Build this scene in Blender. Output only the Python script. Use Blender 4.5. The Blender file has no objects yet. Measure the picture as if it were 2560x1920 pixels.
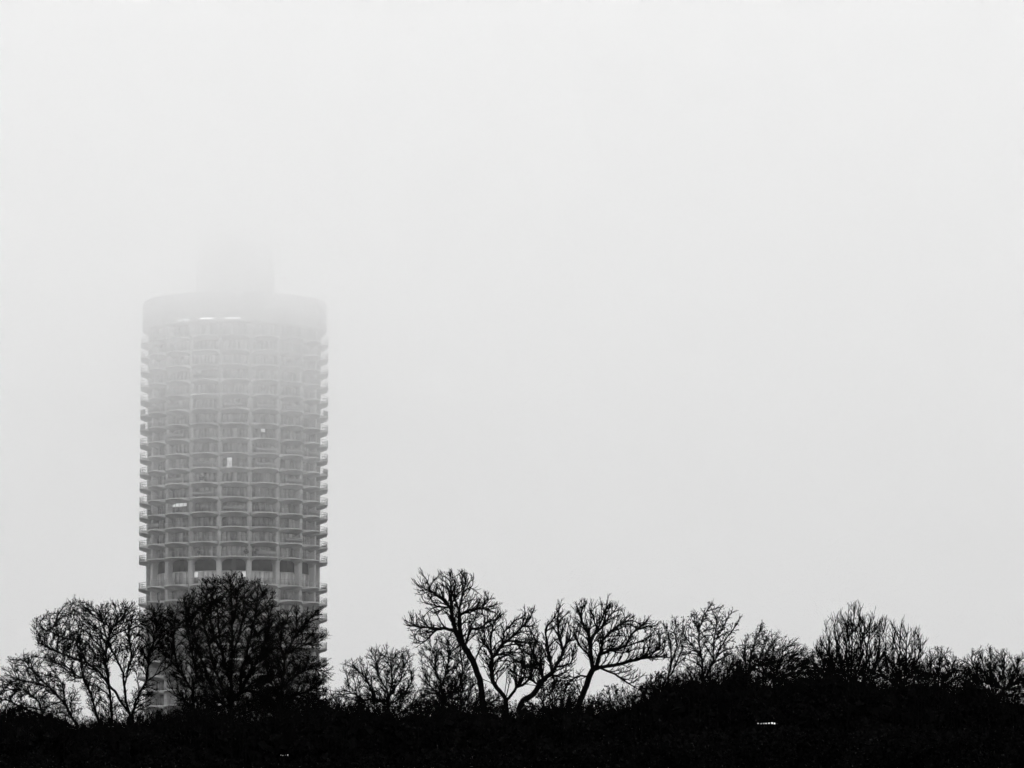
import bpy, math
import numpy as np

# ------------------------------------------------------------------ basics
sc = bpy.context.scene
COL = sc.collection
F = 11500.0            # focal length in photograph pixels (2560 x 1920)
PITCH = math.radians(6.70)
EYE = 1.6
CP, SP = math.cos(PITCH), math.sin(PITCH)


def at(x, y, Y):
    """A direction seen in the photograph, followed to the distance Y (metres)."""
    cx, cy = (x - 1280.0) / F, (960.0 - y) / F
    k = Y / (CP - cy * SP)
    return np.array([cx * k, Y, EYE + (SP + cy * CP) * k])


def tag(o, label=None, cat=None, group=None, kind=None):
    if label: o['label'] = label
    if cat: o['category'] = cat
    if group: o['group'] = group
    if kind: o['kind'] = kind
    return o


def empty(name, loc=(0, 0, 0)):
    o = bpy.data.objects.new(name, None)
    COL.objects.link(o)
    o.location = loc
    return o


def link(name, me, mats, parent=None):
    o = bpy.data.objects.new(name, me)
    COL.objects.link(o)
    if not me.materials:
        for m in (mats if isinstance(mats, (list, tuple)) else [mats]):
            me.materials.append(m)
    if parent is not None:
        o.parent = parent
    return o


def np_mesh(name, verts, quads, mat_idx=None, smooth=False):
    me = bpy.data.meshes.new(name)
    verts = np.asarray(verts, np.float32).reshape(-1, 3)
    quads = np.asarray(quads, np.int32).reshape(-1, 4)
    me.vertices.add(len(verts)); me.vertices.foreach_set('co', verts.ravel())
    me.loops.add(quads.size); me.loops.foreach_set('vertex_index', quads.ravel())
    me.polygons.add(len(quads))
    me.polygons.foreach_set('loop_start', np.arange(len(quads), dtype=np.int32) * 4)
    if mat_idx is not None:
        me.polygons.foreach_set('material_index', np.asarray(mat_idx, np.int32))
    if smooth:
        me.polygons.foreach_set('use_smooth', np.ones(len(quads), bool))
    me.update(calc_edges=True)
    return me


class MB:
    """collects quads"""
    def __init__(s): s.v = []; s.q = []; s.m = []
    def quad(s, a, b, c, d, m=0):
        n = len(s.v); s.v += [a, b, c, d]; s.q.append((n, n + 1, n + 2, n + 3)); s.m.append(m)
    def grid(s, P, m=0, wrap=False):
        P = np.asarray(P, float); nu, nv = P.shape[:2]; n = len(s.v)
        s.v += [tuple(p) for p in P.reshape(-1, 3)]
        for i in range(nu if wrap else nu - 1):
            i2 = (i + 1) % nu
            for j in range(nv - 1):
                s.q.append((n + i * nv + j, n + i2 * nv + j, n + i2 * nv + j + 1, n + i * nv + j + 1)); s.m.append(m)
    def hexa(s, p, m=0):
        n = len(s.v); s.v += [tuple(x) for x in p]
        for f in ((0, 3, 2, 1), (4, 5, 6, 7), (0, 1, 5, 4), (1, 2, 6, 5), (2, 3, 7, 6), (3, 0, 4, 7)):
            s.q.append(tuple(n + k for k in f)); s.m.append(m)
    def box(s, x0, x1, y0, y1, z0, z1, m=0):
        s.hexa([(x0, y0, z0), (x1, y0, z0), (x1, y1, z0), (x0, y1, z0), (x0, y0, z1), (x1, y0, z1), (x1, y1, z1), (x0, y1, z1)], m)
    def pbox(s, t0, t1, r0, r1, z0, z1, m=0):
        """box in polar coordinates (angles in degrees, 0 towards the viewer)"""
        c = [pol(t0, r0), pol(t0, r1), pol(t1, r1), pol(t1, r0)]
        s.hexa([(x, y, z0) for x, y in c] + [(x, y, z1) for x, y in c], m)
    def lathe(s, prof, n=72, m=0):
        P = [[(*pol(360.0 * i / n, r), z) for r, z in prof] for i in range(n)]
        s.grid(P, m, wrap=True)
    def tube(s, a, b, r0, r1, k=8, m=0):
        a, b = np.array(a, float), np.array(b, float); d = b - a; d /= np.linalg.norm(d)
        u = np.cross(d, (0.31, 0.9, 0.2)); u /= np.linalg.norm(u); w = np.cross(d, u)
        P = []
        for i in range(k):
            t = 2 * math.pi * i / k; e = math.cos(t) * u + math.sin(t) * w
            P.append([a, a + e * r0, b + e * r1, b])
        s.grid(P, m, wrap=True)
    def mesh(s, name, smooth=False): return np_mesh(name, s.v, s.q, s.m, smooth)


def pol(t, r):
    a = math.radians(t)
    return (math.sin(a) * r, -math.cos(a) * r)


# ------------------------------------------------------------------ materials (a black and white photograph: every tone is a grey)
def mat(name, g, rough=0.9, spec=0.2, var=0.0, scale=1.0, stretch=None, bump=0.0):
    m = bpy.data.materials.new(name); m.use_nodes = True
    nt = m.node_tree; b = nt.nodes['Principled BSDF']
    b.inputs['Roughness'].default_value = rough
    b.inputs['Specular IOR Level'].default_value = spec
    b.inputs['Base Color'].default_value = (g, g, g, 1)
    if var:
        tc = nt.nodes.new('ShaderNodeTexCoord'); mp = nt.nodes.new('ShaderNodeMapping')
        mp.inputs['Scale'].default_value = stretch or (1, 1, 1)
        no = nt.nodes.new('ShaderNodeTexNoise'); no.inputs['Scale'].default_value = scale
        no.inputs['Detail'].default_value = 6
        mr = nt.nodes.new('ShaderNodeMapRange')
        mr.inputs['From Min'].default_value = 0.3; mr.inputs['From Max'].default_value = 0.7
        mr.inputs['To Min'].default_value = g * (1 - var); mr.inputs['To Max'].default_value = g * (1 + var)
        nt.links.new(tc.outputs['Object'], mp.inputs['Vector'])
        nt.links.new(mp.outputs['Vector'], no.inputs['Vector'])
        nt.links.new(no.outputs['Fac'], mr.inputs['Value'])
        nt.links.new(mr.outputs['Result'], b.inputs['Base Color'])
        if bump:
            bp = nt.nodes.new('ShaderNodeBump'); bp.inputs['Strength'].default_value = bump
            nt.links.new(no.outputs['Fac'], bp.inputs['Height']); nt.links.new(bp.outputs['Normal'], b.inputs['Normal'])
    return m


def lamp_mat(name, e):
    m = bpy.data.materials.new(name); m.use_nodes = True
    b = m.node_tree.nodes['Principled BSDF']
    b.inputs['Base Color'].default_value = (.2, .2, .2, 1)
    b.inputs['Emission Color'].default_value = (1, 1, 1, 1); b.inputs['Emission Strength'].default_value = e
    return m


CONC = mat('weathered_concrete', 0.36, 0.9, 0.2, 0.28, 0.35, (1, 1, 0.35), 0.05)
CONC2 = mat('roof_concrete', 0.36, 0.9, 0.2, 0.2, 0.3)
GLASS = mat('dark_glass', 0.2, 0.25, 0.35, 0.5, 0.5)
GLASS2 = mat('smoky_glass', 0.26, 0.3, 0.35, 0.4, 0.6)
CURT = mat('pale_curtain', 0.43, 0.9, 0.1, 0.25, 2.2, (3, 3, 0.2))
CURT2 = mat('grey_curtain', 0.32, 0.9, 0.1, 0.25, 2.0, (3, 3, 0.2))
FRAMEM = mat('dark_window_frame', 0.25, 0.5, 0.3)
RAILM = mat('grey_railing_metal', 0.22, 0.5, 0.3)
PANELM = mat('balcony_screen_cloth', 0.2, 0.8, 0.1, 0.5, 0.12)
VOIDM = mat('recess_shade_core_black', 0.02, 0.8, 0.2, 0.3, 0.4)  # near-black stands in for the tall storey's recess shade; core wall shares it
LITM = lamp_mat('lit_window', 0.26)
LITB = lamp_mat('bright_lit_window', 0.33)
BARK = mat('wet_black_bark', 0.002, 1.0, 0.0, 0.4, 2.0)
LEAFM = mat('dark_winter_leaf', 0.002, 1.0, 0.0, 0.4, 1.0)
SOIL = mat('dark_meadow', 0.045, 1.0, 0.0, 0.4, 0.05)
METAL = mat('black_metal', 0.002, 1.0, 0.0)
GLINT = lamp_mat('white_glint_glow', 0.4)  # glow for the thicket's white glints, which have no known lamp

# ------------------------------------------------------------------ camera, light, sky
cam = bpy.data.cameras.new('camera'); co = bpy.data.objects.new('camera', cam); COL.objects.link(co)
co.location = (0, 0, EYE); co.rotation_euler = (math.pi / 2 + PITCH, 0, 0)
cam.sensor_width = 36; cam.lens = 36 * F / 2560; cam.clip_start = 0.5; cam.clip_end = 20000
sc.camera = co

SUN_EL, SUN_AZ = math.radians(40), math.radians(150)
w = bpy.data.worlds.new('World'); sc.world = w; w.use_nodes = True
nt = w.node_tree; bg = nt.nodes['Background']
sky = nt.nodes.new('ShaderNodeTexSky'); sky.sky_type = 'NISHITA'; sky.sun_disc = False
sky.sun_elevation = SUN_EL; sky.sun_rotation = SUN_AZ; sky.air_density = 2; sky.dust_density = 6
bw = nt.nodes.new('ShaderNodeRGBToBW')
mx = nt.nodes.new('ShaderNodeMix'); mx.data_type = 'FLOAT'
mx.inputs[0].default_value = 0.93                      # a closed overcast: almost all of the light is the even grey of the cloud
mx.inputs[3].default_value = 8.6
nt.links.new(sky.outputs[0], bw.inputs[0]); nt.links.new(bw.outputs[0], mx.inputs[2])
nt.links.new(mx.outputs[0], bg.inputs[0]); bg.inputs[1].default_value = 0.15

sun = bpy.data.lights.new('sun', 'SUN'); so = bpy.data.objects.new('sun', sun); COL.objects.link(so)
sun.energy = 0.7; sun.angle = math.radians(80); sun.color = (1, 1, 1)
so.rotation_euler = (math.pi / 2 - SUN_EL, 0, math.pi - SUN_AZ)

sc.view_settings.view_transform = 'Standard'; sc.view_settings.look = 'None'
sc.view_settings.exposure = 0.96; sc.view_settings.gamma = 1
cy = sc.cycles
cy.max_bounces = 10; cy.diffuse_bounces = 2; cy.glossy_bounces = 2; cy.volume_bounces = 6
cy.transparent_max_bounces = 8; cy.use_denoising = True
cy.sample_clamp_indirect = 4
cy.use_adaptive_sampling = True; cy.adaptive_threshold = 0.04; cy.adaptive_min_samples = 16

# ------------------------------------------------------------------ ground
b = MB()
n = 40
P = [[(-2400 + 4800 * i / n, -480 + 3780 * j / n, 0.0) for j in range(n + 1)] for i in range(n + 1)]
b.grid(P)
tag(link('ground', b.mesh('ground'), SOIL), 'dark flat meadow in front of and below the trees', 'ground', kind='structure')

# ------------------------------------------------------------------ haze: still air below, thickening into the low cloud that hides the tower's top
LAYERS = [(-1, 50, 0.6e-5), (50, 78, 5.2e-4), (78, 95, 2.6e-3), (95, 112, 7.8e-3), (112, 127, 1.75e-2), (127, 156, 2.3e-2)]
b = MB(); vm = []
for i, (z0, z1, d) in enumerate(LAYERS):
    b.box(-2500, 2500, -500 if i == 0 else 60, 3400, z0 + (0.01 if i else 0), z1, i)
    m = bpy.data.materials.new('haze_air'); m.use_nodes = True; t = m.node_tree; t.nodes.clear()
    out = t.nodes.new('ShaderNodeOutputMaterial'); pv = t.nodes.new('ShaderNodeVolumePrincipled')
    pv.inputs['Color'].default_value = (.985, .985, .985, 1); pv.inputs['Density'].default_value = d
    t.links.new(pv.outputs[0], out.inputs['Volume']); vm.append(m)
tag(link('haze', b.mesh('haze'), vm), 'pale winter fog thickening upwards around the tower', 'fog', kind='stuff')

# ------------------------------------------------------------------ the tower
TY = 880.0
TC = at(583, 1400, TY); TX = TC[0]
tower = empty('apartment_tower', (TX, TY, 0))
tag(tower, 'round concrete apartment tower with scalloped balconies, its top lost in fog', 'tower')
RIB0 = -6.0            # ribs every 20 degrees, the first 6 degrees left of the viewer's axis
RW = 15.7              # glazing line
rng = np.random.default_rng(7)


def r_out(phi):
    return 16.45 + 1.8 * math.sqrt(max(0.0, 1 - (phi / 10.0) ** 2)) ** 0.9


def bay_balcony(H, a, soffit=.86):
    """one scalloped balcony slab with its vaulted underside; top at z = 0"""
    m = MB(); phis = np.linspace(-10, 10, 19); us = np.array([0, .2, .3, .38, .48, .6, .75, .88, 1.0])
    top, und, edge = [], [], []
    for ph in phis:
        ro = r_out(ph); lip = .20 + min(.42, soffit - .3) * (abs(ph) / 10.0) ** 2.6
        rr = RW - 0.25 + (ro - RW + 0.25) * us
        top.append([(*pol(ph, r), 0.0) for r in rr])
        row = []
        for r, u in zip(rr, us):
            s = max(0.0, r * math.sin(math.radians(10 - abs(ph))) - 0.36)
            q = min(1, max(0, 1 - s / a)); g = 1 - math.sqrt(max(0, 1 - q * q))
            uu = min(1, max(0, (r - 16.3) / max(.12, ro - 16.3))); cove = 1 - math.sqrt(max(0, 1 - (1 - uu) ** 2))
            row.append((*pol(ph, r), -lip - (soffit - lip) * (1 - u) ** 1.1 - max(0, H - .35) * g * cove))
        und.append(row[::-1]); edge.append([(*pol(ph, ro), 0.0), row[-1]])
    m.grid(top); m.grid(und); m.grid(edge)
    return m


def bay_rail(panel=False):
    m = MB(); phis = np.linspace(-9.6, 9.6, 25)
    for i, ph in enumerate(phis):
        r = r_out(ph) - 0.08
        if i % 6 == 0: m.pbox(ph - .07, ph + .07, r - .02, r + .02, 0.004, 1.0)
        else: m.pbox(ph - .02, ph + .02, r - .006, r + .006, 0.004, 1.0)
        if i < len(phis) - 1:
            p2 = phis[i + 1]; r2 = r_out(p2) - 0.08
            for z0, z1, h in ((1.0, 1.06, .035), (0.55, 0.58, .014)):
                c = [pol(ph, r - h), pol(ph, r + h), pol(p2, r2 + h), pol(p2, r2 - h)]
                m.hexa([(x, y, z0) for x, y in c] + [(x, y, z1) for x, y in c])
            if panel and 3 < i < len(phis) - 5:
                c = [pol(ph, r - .05), pol(ph, r - .035), pol(p2, r2 - .035), pol(p2, r2 - .05)]
                m.hexa([(x, y, .12) for x, y in c] + [(x, y, .94) for x, y in c], 1)
    return m


MI = [GLASS, GLASS2, CURT, CURT2, FRAMEM, VOIDM, LITM, LITB]


def bay_window(z0, z1, kinds, pane_z=None):
    """five panes between mullions; kinds are material numbers, one a pane"""
    m = MB(); e = np.linspace(-8.9, 8.9, len(kinds) + 1)
    for i, k in enumerate(kinds):
        top = z1
        if k >= 10:                                   # a blind half down
            k -= 10; zc = z0 + (z1 - z0) * 0.55
            m.pbox(e[i] + .15, e[i + 1] - .15, RW - .22, RW - .15, z0 + .06, zc, 0)
            m.pbox(e[i] + .15, e[i + 1] - .15, RW - .20, RW - .13, zc, z1 - .06, k)
        else:
            m.pbox(e[i] + .15, e[i + 1] - .15, RW - .2, RW - .15, z0 + .06, z1 - .06, k)
    for x in e:
        m.pbox(x - .15, x + .15, RW - .22, RW - .08, z0, z1, 4)
    m.pbox(-8.9, 8.9, RW - .23, RW - .09, z0 - .002, z0 + .07, 4)
    m.pbox(-8.9, 8.9, RW - .23, RW - .09, z1 - .07, z1 + .002, 4)
    return m


STEP = 2.82
up = [70.4 + 2.8 * k for k in range(0, 16)]           # slab tops above the tall storey
down = [65.2 - STEP * k for k in range(0, 22)]
floors = sorted(down + up)
TALL = 65.2
bays = [RIB0 + 10 + 20 * k for k in range(18)]
mids = [((t + 180) % 360) - 180 for t in bays]

me_bal = bay_balcony(0.85, 1.45).mesh('balcony'); me_bal_tall = bay_balcony(1.6, 1.3, .4).mesh('balcony_tall')
me_rail = bay_rail().mesh('railing'); me_rail_p = bay_rail(True).mesh('railing_panel')
VAR = []
base_kinds = [(0, 1, 0, 0, 1), (3, 3, 0, 1, 0), (2, 3, 0, 2, 2), (0, 0, 1, 3, 3), (1, 2, 2, 1, 0), (3, 0, 2, 0, 3), (0, 1, 1, 0, 0), (2, 2, 3, 2, 2), (1, 0, 0, 1, 3), (0, 3, 12, 1, 0), (13, 13, 0, 0, 1)]
for kk in base_kinds: VAR.append(bay_window(0.0, 2.5, kk).mesh('window'))


def put(name, me, mats, ang, z):
    o = link(name, me, mats, tower); o.rotation_euler = (0, 0, math.radians(ang)); o.location = (0, 0, z); return o


special = {}           # (floor index, bay angle) -> panes, the windows with a light or white blinds on


def near_bay(px, py):
    """which floor and bay a spot of the photograph lies in"""
    t = math.degrees(math.asin(max(-1, min(1, (px - 583) / F * (TY - 13) / RW))))
    z = at(px, py, TY - RW * math.cos(math.radians(t)))[2]
    f = max(i for i, q in enumerate(floors) if q <= z + .05)
    a = min(mids, key=lambda q: abs(q - t))
    return (f, a)


special[near_bay(681, 1077)] = (0, 1, 16, 0, 0)
special[near_bay(596, 1145)] = (0, 6, 1, 0, 1)
special[near_bay(468, 1252)] = (17, 17, 17, 16, 1)
special[near_bay(606, 1298)] = (0, 1, 0, 1, 0)
special[near_bay(600, 1370)] = (2, 2, 2, 2, 2)
special[near_bay(524, 1370)] = (2, 3, 3, 2, 3)
special[near_bay(524, 1335)] = (2, 3, 1, 2, 3)

front = [t for t in mids if -70 < t < 70]
named = set()
for fz in [z for z in floors if 53 < z < 92][:14]:
    for t in front: named.add((round(fz, 2), round(t, 2)))
rest_b, rest_r, rest_w = MB(), MB(), MB()


def add_rot(dst, me_mb, ang, z):
    c, s = math.cos(math.radians(ang)), math.sin(math.radians(ang)); n0 = len(dst.v)
    V = np.array(me_mb.v); V = np.stack([V[:, 0] * c - V[:, 1] * s, V[:, 0] * s + V[:, 1] * c, V[:, 2] + z], 1)
    dst.v += [tuple(p) for p in V]; dst.q += [tuple(n0 + k for k in q) for q in me_mb.q]; dst.m += me_mb.m


mb_bal, mb_bt, mb_rail = bay_balcony(0.85, 1.45), bay_balcony(1.6, 1.3, .4), bay_rail(); mb_rail_p = bay_rail(True)
mb_win = [bay_window(0.0, 2.5, k) for k in base_kinds]
tall_kinds = {-16: (16, 2, 2, 2, 2), 4: (2, 2, 2, 2, 16), -36: (3, 0, 0, 2, 2), 24: (2, 3, 2, 3, 2), 44: (3, 2, 2, 3, 3), 64: (2, 3, 2, 0, 2), -56: (2, 2, 3, 2, 2)}
for fi, z in enumerate(floors):
    above_tall = abs(z - up[0]) < .01                # this slab caps the tall storey
    tall = abs(z - TALL) < .01
    for t in mids:
        v = rng.integers(len(VAR)); pan = rng.random() < .14; key = (round(z, 2), round(t, 2))
        kinds = special.get((fi, t))
        if tall: kinds = tall_kinds.get(round(t), (3, 2, 0, 3, 2))
        if kinds: w_mb = bay_window(0, 2.5, kinds)
        if key in named:
            bo = put('balcony', me_bal_tall if above_tall else me_bal, CONC, t, z)
            ra = link('railing', me_rail_p if pan else me_rail, [RAILM, PANELM], bo)
            put('window', w_mb.mesh('window') if kinds else VAR[v], MI, t, z)
        else:
            add_rot(rest_b, mb_bt if above_tall else mb_bal, t, z); add_rot(rest_r, mb_rail_p if pan else mb_rail, t, z)
            add_rot(rest_w, w_mb if kinds else mb_win[v], t, z)
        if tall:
            m = MB(); m.pbox(t - 9.6, t + 9.6, RW - 1.2, RW - .3, 2.5, 5.1, 0); m.pbox(t - 9.2, t + 9.2, RW - .3, RW - .1, 2.49, 2.62, 1)  # dark box puts the recess's shade into its colour; concrete lintel below
            o = link('recess_shade_panel', m.mesh('recess_shade_panel'), [VOIDM, CONC], tower); o.location = (0, 0, z)
m = MB(); m.pbox(-21, 13, RW - .12, RW - .04, 2.36, 2.5); o = link('lit_window_strip', m.mesh('lit_window_strip'), LITM, tower); o.location = (0, 0, TALL)
rb = link('balcony', rest_b.mesh('balconies'), CONC, tower); rb['kind'] = 'stuff'
rr_ = link('railing', rest_r.mesh('railings'), [RAILM, PANELM], rb); rr_['kind'] = 'stuff'
rw_ = link('window', rest_w.mesh('windows'), MI, tower); rw_['kind'] = 'stuff'

ZTOP = floors[-1]
for k in range(18):                                    # the ribs, one continuous column each
    t = RIB0 + 20 * k; m = MB(); hw = 1.65
    P = [[(*pol(t - hw, RW - .4), zz), (*pol(t - hw, 16.45), zz), (*pol(t - hw * .8, 16.62), zz), (*pol(t + hw * .8, 16.62), zz), (*pol(t + hw, 16.45), zz), (*pol(t + hw, RW - .4), zz)] for zz in np.linspace(0, ZTOP + 2.4, 40)]
    m.grid(P); link('column', m.mesh('column'), CONC, tower)
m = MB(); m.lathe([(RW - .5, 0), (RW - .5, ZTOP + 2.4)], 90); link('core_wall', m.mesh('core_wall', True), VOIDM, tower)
# crown: a smooth drum over the last balconies, with a lit band under its edge
ZR = 120.6
m = MB(); m.lathe([(RW - .6, ZTOP + 2.3), (17.3, ZTOP + 2.3), (17.75, ZTOP + 2.7), (17.75, ZR - .5), (17.5, ZR), (17.3, ZR), (17.3, ZR - .8), (7.0, ZR - .8)], 90)
link('parapet', m.mesh('parapet'), CONC2, tower)
m = MB(); m.lathe([(7.4, ZR - .8), (7.6, ZR), (7.6, 128.2), (7.3, 128.6), (7.2, 131.0), (6.6, 131.9), (0.02, 132.0)], 60); link('roof_core', m.mesh('roof_core'), CONC2, tower)
m = MB(); m.tube((0, 0, 132), (0, 0, 146), .28, .2, 12); m.tube((0, 0, 146), (0, 0, 151), .2, .08, 10)
for zz in (137, 141, 145): m.tube((-.9, 0, zz), (.9, 0, zz), .06, .06, 6); m.tube((0, -.9, zz), (0, .9, zz), .06, .06, 6)
link('mast', m.mesh('mast'), METAL, tower)
for t0, t1, zo in ((-33, -31.2, -.1), (-29.5, -26, 0), (-18.5, -9.5, .05), (-2.5, 7, .05)):
    m = MB(); nseg = max(2, int((t1 - t0) / 1.5))
    for i in range(nseg): m.pbox(t0 + (t1 - t0) * i / nseg, t0 + (t1 - t0) * (i + .9) / nseg, 17.70, 17.82, 115.3 + zo, 115.5 + zo)
    link('lit_window_strip', m.mesh('lit_window_strip'), lamp_mat('crown_light', 1.7), tower)
m = MB(); m.lathe([(19.5, 0), (19.5, 4.2), (19.9, 4.2), (19.9, 4.9), (15, 4.9)], 72); link('base_storey', m.mesh('base_storey'), CONC, tower)

# plants on a few balconies
def balcony_plant(label, px, py, seed):
    rg = np.random.default_rng(seed); f, a = near_bay(px, py); t = math.degrees(math.asin((px - 583) / F * (TY - 16) / 17)); x, y = pol(t, 17.1)
    root = empty('potted_plant', (TX + x, TY + y, floors[f] + .004)); tag(root, label, 'plant', 'dark plants on the balconies')
    m = MB(); m.lathe([(.01, 0), (.16, 0), (.22, .34), (.18, .34), (.01, .3)], 14); link('pot', m.mesh('pot'), CONC2, root)
    p = rg.normal(size=(420, 3)); p *= (rg.random((420, 1)) ** .4) / np.linalg.norm(p, axis=1, keepdims=True); p = p * np.array([.55, .3, .5]) + np.array([0, 0, .85])
    V, Q = cards(p, rg.uniform(.06, .14, 420), rg); link('leaves', np_mesh('leaves', V, Q), LEAFM, root)


# ------------------------------------------------------------------ trees
def in_poly(p, poly):
    x, y = p[:, 0], p[:, 1]; ins = np.zeros(len(p), bool); n = len(poly)
    for i in range(n):
        x0, y0 = poly[i]; x1, y1 = poly[(i + 1) % n]
        if y0 == y1: continue
        c = ((y0 > y) != (y1 > y)) & (x < (x1 - x0) * (y - y0) / (y1 - y0) + x0); ins ^= c
    return ins


def edge_dist(p, poly):
    d = np.full(len(p), 1e9); n = len(poly)
    for i in range(n):
        a = np.array(poly[i], float); e = np.array(poly[(i + 1) % n], float) - a
        t = np.clip(((p - a) @ e) / (e @ e + 1e-9), 0, 1); d = np.minimum(d, np.linalg.norm(p - a - t[:, None] * e, axis=1))
    return d


def tubes(A, B, RA, RB, DA, DB, k):
    """prisms from A to B; DA, DB the directions of the end rings"""
    def ring(Pt, R, D):
        D = D / (np.linalg.norm(D, axis=1, keepdims=True) + 1e-9)
        u = np.cross(D, np.array([0.13, 0.97, 0.21])); nn = np.linalg.norm(u, axis=1, keepdims=True)
        u = np.where(nn < .05, np.array([1., 0, 0]), u / (nn + 1e-9)); w = np.cross(D, u)
        an = 2 * np.pi * np.arange(k) / k
        return Pt[:, None] + R[:, None, None] * (np.cos(an)[None, :, None] * u[:, None] + np.sin(an)[None, :, None] * w[:, None])
    n = len(A); V = np.concatenate([ring(A, RA, DA), ring(B, RB, DB)], 1).reshape(-1, 3)
    i = np.arange(k); j = (i + 1) % k
    q = np.stack([i, j, j + k, i + k], 1); Q = (np.arange(n) * 2 * k)[:, None, None] + q[None]
    return V, Q.reshape(-1, 4)


def cards(C, size, rg, elong=1.6):
    n = len(C); d = rg.normal(size=(n, 3)); d /= np.linalg.norm(d, axis=1, keepdims=True)
    e = np.cross(d, rg.normal(size=(n, 3))); e /= np.linalg.norm(e, axis=1, keepdims=True)
    s = np.asarray(size).reshape(-1, 1); a = d * s * elong * .5; c = e * s * .5
    V = np.stack([C - a, C + c * .9 - a * .1, C + a, C - c * .9 - a * .1], 1).reshape(-1, 3)
    return V, np.arange(4 * n).reshape(-1, 4)


balcony_plant('dark plant on the balcony left of the palest curtained bay above the tall storey', 512, 1372, 71)
balcony_plant('dark plant on the balcony right of the palest curtained bay above the tall storey', 655, 1374, 72)
balcony_plant('dark plant at the right end of the palest curtained bay above the tall storey', 628, 1374, 73)
balcony_plant('dark plant on the balcony one bay right of the white blinds and two floors higher', 515, 1188, 74)


def grow(limbs, polys, Y, seed, att=40., step=6., kill=9., infl=70., up=0.12, keep=0.35, depth=0.9, jit=0.15, twig=(7, 15), ntw=0.6, tw_up=0.5,
         tw_side=0.0, tw2=.7, more=.4, tip=0.75, trunk=6.01, leaves=0., leaf=4.0, wob=1.2):
    """a bare tree: traced stems, then branches that grow towards points strewn through the crown's volume. Lengths in photograph pixels at the tree's distance."""
    rg = np.random.default_rng(seed); sp = Y / F
    nodes, par = [], []

    def add(p, pa): nodes.append(p); par.append(pa); return len(nodes) - 1
    z = None
    for li, L in enumerate(limbs):
        pts = np.array(L, float)
        if li == 0: base3 = at(pts[0][0], pts[0][1], Y)
        slope = rg.uniform(-.35, .35) if li else rg.uniform(-.08, .08)
        seg = np.linalg.norm(np.diff(pts, axis=0), axis=1); cum = np.concatenate([[0], np.cumsum(seg)])
        ss = np.arange(0, cum[-1] + .1, step); X = np.interp(ss, cum, pts[:, 0]); Yy = np.interp(ss, cum, pts[:, 1])
        wv = np.cumsum(rg.normal(0, wob * .45, (len(ss), 2)), 0); wv -= np.linspace(0, 1, len(ss))[:, None] * wv[-1]
        wv *= np.minimum(1, np.arange(len(ss)) / 4.)[:, None] ; X = X + np.clip(wv[:, 0], -5, 5); Yy = Yy + np.clip(wv[:, 1], -3, 3)
        if li == 0:
            prev = -1; foot = base3.copy(); foot[2] = -.3; foot[0] += rg.uniform(-.3, .3)
            nst = max(3, int((base3[2] + .3) / 1.0))
            for k in range(nst): prev = add(foot + (base3 - foot) * k / nst + (rg.normal(0, .03, 3) if k else 0), prev)
            y0 = Y
        else:
            P0 = np.array(nodes); q = at(X[0], Yy[0], Y)
            d = np.hypot(P0[:, 0] - q[0], P0[:, 2] - q[2]); prev = int(np.argmin(d)); y0 = nodes[prev][1]
        for k in range(len(ss)):
            if li and k == 0: continue
            prev = add(at(X[k], Yy[k], y0 + slope * ss[k] * sp), prev)
    # attraction points
    A = []
    for poly in polys:
        pl = np.array(poly, float); lo, hi = pl.min(0), pl.max(0)
        nn = int((hi - lo).prod() / att); c = lo + rg.random((nn, 2)) * (hi - lo); c = c[in_poly(c, pl)]
        d = edge_dist(c, pl); dm = d.max(); half = depth * dm * np.sqrt(1 - (1 - np.clip(d / dm, .04, 1)) ** 2)
        off = rg.uniform(-1, 1, len(c)) * half * sp
        A += [at(a, b_, Y + o) for (a, b_), o in zip(c, off)]
    A = np.array(A); N = list(nodes); PA = list(par)
    st, kl, inf = step * sp, kill * sp, infl * sp
    dirs = [np.array([0, 0, 1.])] + [nodes[i] - nodes[par[i]] for i in range(1, len(nodes))]
    dirs = [d / (np.linalg.norm(d) + 1e-9) for d in dirs]

    def look(Nq, Dq):
        v = A[:, None] - Nq[None]; d = np.linalg.norm(v, axis=2) + 1e-9; c = (v * Dq[None]).sum(2) / d
        return d, d * (1.45 - c)
    d0, m0 = look(np.array(N), np.array(dirs)); near = m0.argmin(1); nm = m0.min(1); nd = d0.min(1); alive = nd > kl * .5
    tries = {}
    for it in range(160):
        idx = np.where(alive & (nd < inf))[0]
        if not len(idx): break
        Na = np.array(N); acc = np.zeros((len(N), 3)); v = A[idx] - Na[near[idx]]; v /= np.linalg.norm(v, axis=1, keepdims=True)
        cosv = (v * np.array(dirs)[near[idx]]).sum(1); okc = cosv > np.where(near[idx] < len(nodes), .0, .2)
        alive[idx[~okc]] = False; idx = idx[okc]; v = v[okc]
        if not len(idx): continue
        np.add.at(acc, near[idx], v); hot = np.unique(near[idx]); new = []
        for h in hot:
            if tries.get(h, 0) >= 3: alive[idx[near[idx] == h]] = False; continue
            tries[h] = tries.get(h, 0) + 1
            g = acc[h] / (np.linalg.norm(acc[h]) + 1e-9) + keep * dirs[h] + np.array([0, 0, up]) + rg.normal(0, jit, 3)
            g /= np.linalg.norm(g) + 1e-9; N.append(Na[h] + g * st); PA.append(h); dirs.append(g); new.append(len(N) - 1)
        if not new: continue
        d1, m1 = look(np.array([N[i] for i in new]), np.array([dirs[i] for i in new])); j = m1.argmin(1); mm = m1[np.arange(len(A)), j]
        bt = mm < nm; nm[bt] = mm[bt]; near[bt] = np.array(new)[j[bt]]; nd = np.minimum(nd, d1.min(1)); alive &= nd > kl
    P_ = np.array(N); par_ = np.array(PA); g0 = len(nodes)
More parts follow.
